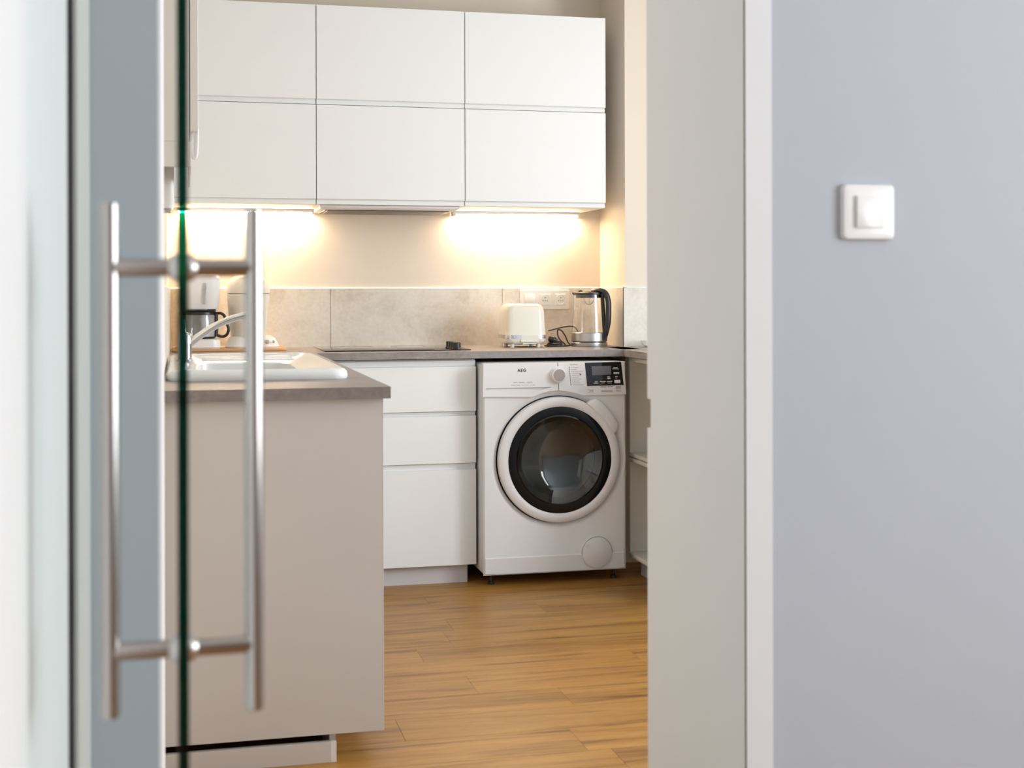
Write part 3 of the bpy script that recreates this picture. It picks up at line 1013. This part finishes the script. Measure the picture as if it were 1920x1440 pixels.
JM = Matrix.Translation((jx, jy, 0))
b = nb()
lathe(b, [(0.058, jz0), (0.064, jz0 + 0.006), (0.066, jz0 + 0.03), (0.065, jz0 + 0.07), (0.060, jz1 - 0.006), (0.0575, jz1 - 0.006), (0.0625, jz0 + 0.07), (0.0635, jz0 + 0.03), (0.0615, jz0 + 0.008), (0.0, jz0 + 0.004)], 40, JM, True, False)
jug = mk('jug', b, M['clear_glass'], cm)
b = nb()
lathe(b, [(0.0665, jz1 - 0.010), (0.0665, jz1), (0.055, jz1 + 0.006), (0.0, jz1 + 0.008)], 40, JM, True, False)
mk('jug_lid', b, M['black'], cm)
mk('lid_tab', box(nb(), jx + 0.028, jx + 0.060, jy - 0.055, jy - 0.035, jz1 + 0.001, jz1 + 0.013, 0.002), M['black'], cm)
hd = Vector((0.90, -0.42, 0)).normalized()
hpt = [Vector((jx, jy, 0)) + hd * r + Vector((0, 0, z)) for r, z in ((0.060, jz1 - 0.006), (0.090, jz1 - 0.004), (0.106, jz1 - 0.018), (0.104, jz1 - 0.032), (0.116, jz1 - 0.050), (0.122, jz1 - 0.068),
                                                                     (0.114, jz1 - 0.088), (0.095, jz1 - 0.096), (0.064, jz1 - 0.088))]
b = nb()
tube(b, smooth_path(hpt, 6), 0.0058, 10)
mk('jug_handle', b, M['black'], cm)
b = nb()
a = Vector((jx, jy, 0)) + hd * 0.070
tube(b, [a + Vector((0, 0, jz0 + 0.008)), a + Vector((0, 0, jz1 - 0.004))], 0.0075, 10)
mk('jug_strap', b, M['black'], cm)

ju = thing('juicer', 'white plastic juicer with flared base and round buttons on the wooden board', 'juicer', (0.275, 5.58, ZBD))
b = nb()
loft(b, [rrect(0.168, 0.375, 5.475, 5.69, 0.06, ZBD, 8), rrect(0.165, 0.378, 5.472, 5.693, 0.062, ZBD + 0.006, 8), rrect(0.180, 0.362, 5.49, 5.685, 0.06, ZBD + 0.038, 8),
         rrect(0.192, 0.345, 5.51, 5.675, 0.055, ZBD + 0.046, 8)])
jb = mk('base', b, M['white_plastic'], ju)
n = Vector((0, -0.9, 0.42)).normalized()
for u, r in ((0.328, 0.0088), (0.352, 0.005)):
    b = nb()
    lathe(b, [(r, -0.002), (r, 0.003), (r * 0.8, 0.0045), (0, 0.005)], 20, axisM((u, 5.4815, ZBD + 0.024), n), True, False)
    mk('button', b, M['steel'], jb)
b = nb()
JC = Matrix.Translation((0.258, 5.585, 0))
lathe(b, [(0.070, ZBD + 0.044), (0.072, ZBD + 0.07), (0.078, 1.02), (0.0845, 1.10), (0.0845, 1.125), (0.078, 1.128)], 48, JC)
mk('jug', b, M['cream_plastic'], ju)
b = nb()
lathe(b, [(0.086, 1.1285), (0.086, 1.145), (0.082, 1.168), (0.068, 1.19), (0.045, 1.203), (0.0, 1.208)], 48, JC, True, False)
jl = mk('lid', b, M['cream_plastic'], ju)
b = nb()
lathe(b, [(0.016, 1.204), (0.018, 1.222), (0.012, 1.228), (0.0, 1.229)], 24, JC, True, False)
mk('lid_knob', b, M['white_plastic'], jl)

# ------------------------------------------------------------------ toaster
to = thing('toaster', 'cream rounded toaster with chrome band next to the wall sockets', 'toaster', (1.387, 5.55, WT))
tx0, tx1, ty0, ty1 = 1.303, 1.474, 5.462, 5.628
zb = WT + 0.012
b = nb()


def tl(i, z, r):
    return rrect(tx0 + i, tx1 - i, ty0 + i, ty1 - i, r, z, 7)


loft(b, [tl(0.018, zb, 0.022), tl(0.006, zb + 0.004, 0.03), tl(-0.002, zb + 0.016, 0.032), tl(-0.003, zb + 0.0235, 0.032)])
mk('base', b, M['cream_plastic'], to)
b = nb()
loft(b, [tl(-0.0035, zb + 0.0235, 0.032), tl(-0.0035, zb + 0.0400, 0.032)])
mk('chrome_band', b, M['chrome'], to)
b = nb()
loft(b, [tl(-0.003, zb + 0.0400, 0.032), tl(-0.001, zb + 0.060, 0.032), tl(0.002, zb + 0.135, 0.031), tl(0.006, zb + 0.153, 0.03), tl(0.014, zb + 0.164, 0.026), tl(0.026, zb + 0.169, 0.02), tl(0.030, zb + 0.166, 0.018)], cap1=False)
ts = mk('shell', b, M['cream_plastic'], to)
for ya, yc in ((ty0 + 0.027, 5.513), (5.537, 5.558), (5.582, ty1 - 0.027)):
    mk('top_bar', box(nb(), tx0 + 0.027, tx1 - 0.027, ya, yc, zb + 0.1625, zb + 0.1655, 0.0004, 1), M['chrome'], ts)
mk('control_plate', box(nb(), px(977, 640, Y=ty0 - 0.004).x, px(1010, 640, Y=ty0 - 0.004).x, ty0 - 0.0048, ty0, zb + 0.0100, zb + 0.0395, 0.0008, 1), M['cream_plastic'], to)
mk('crumb_tray', box(nb(), px(980, 650, Y=ty0).x, px(1006, 650, Y=ty0).x, ty0 - 0.002, ty0 + 0.05, zb + 0.0015, zb + 0.0065, 0.0008, 1), M['cream_plastic'], to)
lev = box(nb(), px(962, 637, Y=ty0 - 0.004).x, px(967, 637, Y=ty0 - 0.004).x, ty0 - 0.0075, ty0 - 0.002, zb + 0.0265, zb + 0.0375, 0.001, 1)
mk('dial', lev, M['steel'], to)
for x in (tx0 + 0.03, tx1 - 0.03):
    for y in (ty0 + 0.022, ty1 - 0.03):
        b = nb()
        lathe(b, [(0.008, WT), (0.009, zb + 0.003)], 16, Matrix.Translation((x, y, 0)))
        mk('foot', b, M['cream_plastic'], to)

# ------------------------------------------------------------------ kettle
KX, KY, KR = 1.672, 5.500, 0.0765
ke = thing('kettle', 'glass electric kettle with black handle and steel base', 'kettle', (KX, KY, WT))
KM = Matrix.Translation((KX, KY, 0))
b = nb()
lathe(b, [(KR, WT), (KR + 0.001, WT + 0.003), (KR + 0.001, WT + 0.016), (KR - 0.001, WT + 0.018)], 56, KM)
mk('power_base', b, M['steel'], ke)
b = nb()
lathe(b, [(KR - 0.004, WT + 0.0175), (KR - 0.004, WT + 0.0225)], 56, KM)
mk('base_ring', b, M['black'], ke)  # narrower black ring between base and body
b = nb()
lathe(b, [(KR - 0.001, WT + 0.022), (KR + 0.0005, WT + 0.024), (KR + 0.0005, WT + 0.058), (KR - 0.002, WT + 0.060), (KR - 0.005, WT + 0.060)], 56, KM)
mk('steel_band', b, M['steel'], ke)
b = nb()
lathe(b, [(KR - 0.003, WT + 0.0602), (KR - 0.006, WT + 0.12), (KR - 0.012, WT + 0.19), (KR - 0.014, WT + 0.218), (KR - 0.0165, WT + 0.218), (KR - 0.0145, WT + 0.19), (KR - 0.0085, WT + 0.12), (KR - 0.0055, WT + 0.0602)], 56, KM, False, False)
mk('glass_body', b, M['clear_glass'], ke)
b = nb()
lathe(b, [(KR - 0.0185, WT + 0.205), (KR - 0.0185, WT + 0.219), (KR - 0.012, WT + 0.219), (KR - 0.012, WT + 0.226), (KR - 0.02, WT + 0.230), (0.0, WT + 0.233)], 48, KM, True, False)
lid = mk('lid', b, M['black'], ke)
hd = Vector((0.62, -0.78, 0)).normalized()
sdv = Vector((hd.y, -hd.x, 0))
C0 = Vector((KX, KY, 0))
# spout lip opposite the handle
b = nb()
tube(b, [C0 - hd * 0.045 + Vector((0, 0, WT + 0.222)), C0 - hd * 0.080 + Vector((0, 0, WT + 0.226))], [0.016, 0.008], 12, flat=1.4)
mk('spout_lip', b, M['black'], ke)
b = nb()
hp = [(0.018, 0.231), (0.052, 0.236), (0.082, 0.226), (0.096, 0.195), (0.098, 0.150), (0.096, 0.105), (0.088, 0.070), (0.078, 0.040), (0.076, 0.026)]
tube(b, smooth_path([C0 + hd * r + Vector((0, 0, WT + z)) for r, z in hp], 6), 0.0115, 14, flat=1.15)
mk('handle', b, M['black'], ke)
b = nb()
hp = [(KR - 0.010, 0.222), (KR - 0.006, 0.16), (KR - 0.002, 0.10), (KR + 0.001, 0.062), (KR + 0.003, 0.030)]
tube(b, smooth_path([C0 + hd * r + Vector((0, 0, WT + z)) for r, z in hp], 4), 0.0085, 12, flat=1.3)
mk('handle_strap', b, M['black'], ke)
b = nb()
tube(b, smooth_path([C0 + Vector((0.022 * math.cos(a), 0.0, WT + 0.205 + 0.028 * math.sin(a))) for a in [PI + PI * k / 10 for k in range(11)]], 2), 0.0016, 8)
tube(b, [C0 + Vector((0, 0, WT + 0.205)), C0 + Vector((0, 0, WT + 0.177))], 0.0012, 8)
mk('filter_wire', b, M['steel'], ke)

# ------------------------------------------------------------------ wall sockets
so = thing('wall_socket', 'ivory three-gang socket plate on the tiles behind the toaster', 'socket', (1.55, Yb - 0.010, 1.097))
sx0, sx1, sz0, sz1 = 1.4375, 1.661, 1.0536, 1.1400
YS = Yb - 0.010
b = nb()
loft(b, [[Vector((p.x, y, p.y)) for p in rrect(sx0 + i, sx1 - i, sz0 + i, sz1 - i, 0.006, 0, 4)] for y, i in ((YS, 0), (YS - 0.006, 0.0), (YS - 0.009, 0.002))])
fr = mk('frame', b, M['socket_plastic'], so)
for k in range(3):
    c = sx0 + 0.041 + k * 0.0705
    z = (sz0 + sz1) / 2
    if k == 0:
        mk('rocker', box(nb(), c - 0.022, c + 0.022, YS - 0.0125, YS - 0.008, z - 0.024, z + 0.024, 0.0015), M['socket_plastic'], so)
        continue
    ins = mk('socket_insert', box(nb(), c - 0.024, c + 0.024, YS - 0.0115, YS - 0.008, z - 0.025, z + 0.025, 0.001, 1), M['socket_plastic'], so)
    b = nb()
    lathe(b, [(0.0215, 0.0), (0.0215, 0.0012), (0.0195, 0.0012), (0.0185, 0.0002), (0, 0.0002)], 36, axisM((c, YS - 0.0115, z), (0, -1, 0)), False, False)
    mk('socket_well', b, M['socket_plastic'], ins)
    for dx, dz, r in ((-0.0095, -0.004, 0.0026), (0.0095, -0.004, 0.0026), (0.0, -0.004, 0.0026), (0, 0.009, 0.0030)):
        b = nb()
        lathe(b, [(r, 0.0), (r, 0.0010), (r * 0.6, 0.0010), (r * 0.6, 0.0), (0, 0.0)], 14, axisM((c + dx, YS - 0.0117, z + dz), (0, -1, 0)), False, False)
        mk('pin_contact', b, M['contact'], ins)

# ------------------------------------------------------------------ black cord between toaster and kettle
cd = thing('power_cord', 'tangled black power cord with plug between toaster and kettle', 'cord', (1.53, 5.53, WT))


def cord(pts, r=0.0030):
    b = nb()
    tube(b, smooth_path(pts, 6), r, 8)
    return b


YC = 5.52
cp_ = lambda u, v, y=YC: px(u, v, Y=y)
mk('cable', cord([cp_(1028, 620), cp_(1040, 617), cp_(1056, 613), cp_(1070, 611.5), cp_(1077, 614, YC + 0.05), cp_(1083, 622, YC + 0.075)]), M['black'], cd)
zf = WT + 0.0032
mk('cable', cord([cp_(1046, 617.5), cp_(1045.5, 627), cp_(1050, 637), cp_(1058, 644), (1.575, YC, zf + 0.001), (1.60, YC + 0.03, zf), (1.575, YC + 0.07, zf), (1.53, YC + 0.05, zf), (1.50, YC, zf)]), M['black'], cd)
mk('cable', cord([cp_(1046.5, 617.5), cp_(1053, 620), cp_(1060, 630), cp_(1065, 642), (1.592, YC - 0.01, zf + 0.002), (1.55, YC - 0.03, zf), (1.50, YC - 0.02, zf), (1.485, YC + 0.01, zf)]), M['black'], cd)
b = nb()
for k in range(3):
    a0 = k * 0.7
    tube(b, [(1.53 + 0.036 * math.cos(a0 + 2 * PI * i / 24) * (1 - 0.12 * k), YC + 0.01 + 0.030 * math.sin(a0 + 2 * PI * i / 24), WT + 0.0034 + 0.0062 * k + 0.004 * math.sin(2 * PI * i / 24 + k)) for i in range(24)], 0.003, 8, closed=True)
mk('cable_coil', b, M['black'], cd)
b = nb()
pc = cp_(1037, 633)
lathe(b, [(0.010, -0.018), (0.014, -0.012), (0.0145, 0.006), (0.009, 0.014), (0.004, 0.022)], 20, axisM((pc.x, YC + 0.005, WT + 0.030), (0.75, -0.3, -0.25)))
mk('plug', b, M['black'], cd)

# small clear bowl at the end of the right-hand worktop
bw = thing('glass_bowl', 'small clear glass bowl on the worktop beside the tiled return', 'bowl', (1.895, 5.335, WT))
b = nb()
lathe(b, [(0.020, WT), (0.036, WT + 0.006), (0.047, WT + 0.022), (0.048, WT + 0.028), (0.0455, WT + 0.028), (0.044, WT + 0.021), (0.034, WT + 0.0085), (0.0, WT + 0.005)], 40, Matrix.Translation((1.895, 5.335, 0)), True, False)
mk('bowl', b, M['clear_glass'], bw)

# ------------------------------------------------------------------ glass door, open towards the hall
YG0, YG1 = 1.005, 1.800
gd = thing('door_1', 'frameless green-tinted glass door standing open edge-on, with steel pull handles', 'door', (0.0, YG1, Z0), kind='structure')
mk('glass_pane', box(nb(), -0.004, 0.004, YG0, YG1, Z0 + 0.008, DOOR_H - 0.012, 0.0008, 1), M['door_glass'], gd, smooth=False)
for z in (0.25, 1.86):
    b = nb()
    box(b, -0.012, 0.012, YG1 - 0.045, YG1 + 0.01, z - 0.045, z + 0.045, 0.002)
    box(b, XD0 + 0.003, -0.010, YG1 - 0.008, YG1 + 0.010, z - 0.045, z + 0.045, 0.002)
    mk('hinge', b, M['steel'], gd)
YH = 1.05
for sgn, zt, zbm, zs in ((-1, 1.1957, 0.8132, (1.1474, 0.8616)), (1, 1.1925, 0.8118, (1.1474, 0.8616))):
    b = nb()
    lathe(b, [(0.0062, zbm), (0.0070, zbm + 0.001), (0.0070, zt - 0.001), (0.0062, zt)], 28, Matrix.Translation((sgn * 0.0526, YH, 0)))
    h_ = mk('pull_handle', b, M['handle_steel'], gd)
    for z in zs:
        b = nb()
        lathe(b, [(0.0068, 0.0035), (0.0068, 0.0500)], 24, axisM((0, YH, z), (sgn, 0, 0)))
        mk('standoff', b, M['handle_steel'], h_)
        b = nb()
        lathe(b, [(0.0105, 0.0038), (0.0102, 0.0065), (0.0070, 0.0105)], 24, axisM((0, YH, z), (sgn, 0, 0)))
        mk('washer', b, M['steel'], h_)

# ------------------------------------------------------------------ white wardrobe beside the camera
XW = -0.1112
wd = thing('wardrobe', 'tall white wardrobe front with a dark seal gap beside the glass door', 'wardrobe', (-0.4, 0.4, Z0))
mk('door', box(nb(), XW - 0.022, XW, -1.2, 1.414, Z0 + 0.01, 2.5), M['wardrobe'], wd, smooth=False)
mk('frame_profile', box(nb(), XW - 0.06, XW, 1.546, YD - 0.001, Z0, 2.55), M['carcass'], wd, smooth=False)
mk('slot_infill', box(nb(), XW - 0.10, XW - 0.004, 1.414, 1.546, Z0 + 0.01, 2.5), M['infill'], wd, smooth=False)  # dark mottled strip filling the slot between door and frame
mk('carcass', box(nb(), -0.699, XW - 0.102, -1.2, YD - 0.001, Z0, 2.55), M['carcass'], wd, smooth=False)

# ------------------------------------------------------------------ light switch
ls = thing('light_switch', 'white single light switch on the blue-grey wall', 'switch', (0.9475, YD, 1.242))
x0, x1, z0, z1 = 0.907, 0.9878, 1.2023, 1.2812
b = nb()
loft(b, [[Vector((p.x, y, p.y)) for p in rrect(x0 + i, x1 - i, z0 + i, z1 - i, 0.007, 0, 5)] for y, i in ((YD, 0.0), (YD - 0.006, 0.0), (YD - 0.0095, 0.0015), (YD - 0.0105, 0.005))])
mk('frame', b, M['white_plastic'], ls)
cxs, czs = (x0 + x1) / 2, (z0 + z1) / 2
b = nb()
loft(b, [[Vector((p.x, y + (0.0012 * (p.x - cxs) / 0.02), p.y)) for p in rrect(cxs - 0.0215 + i, cxs + 0.0215 - i, czs - 0.0225 + i, czs + 0.0225 - i, 0.001, 0, 2)] for y, i in ((YD - 0.009, 0), (YD - 0.0135, 0), (YD - 0.0142, 0.0008))])
mk('rocker', b, M['white_plastic'], ls)
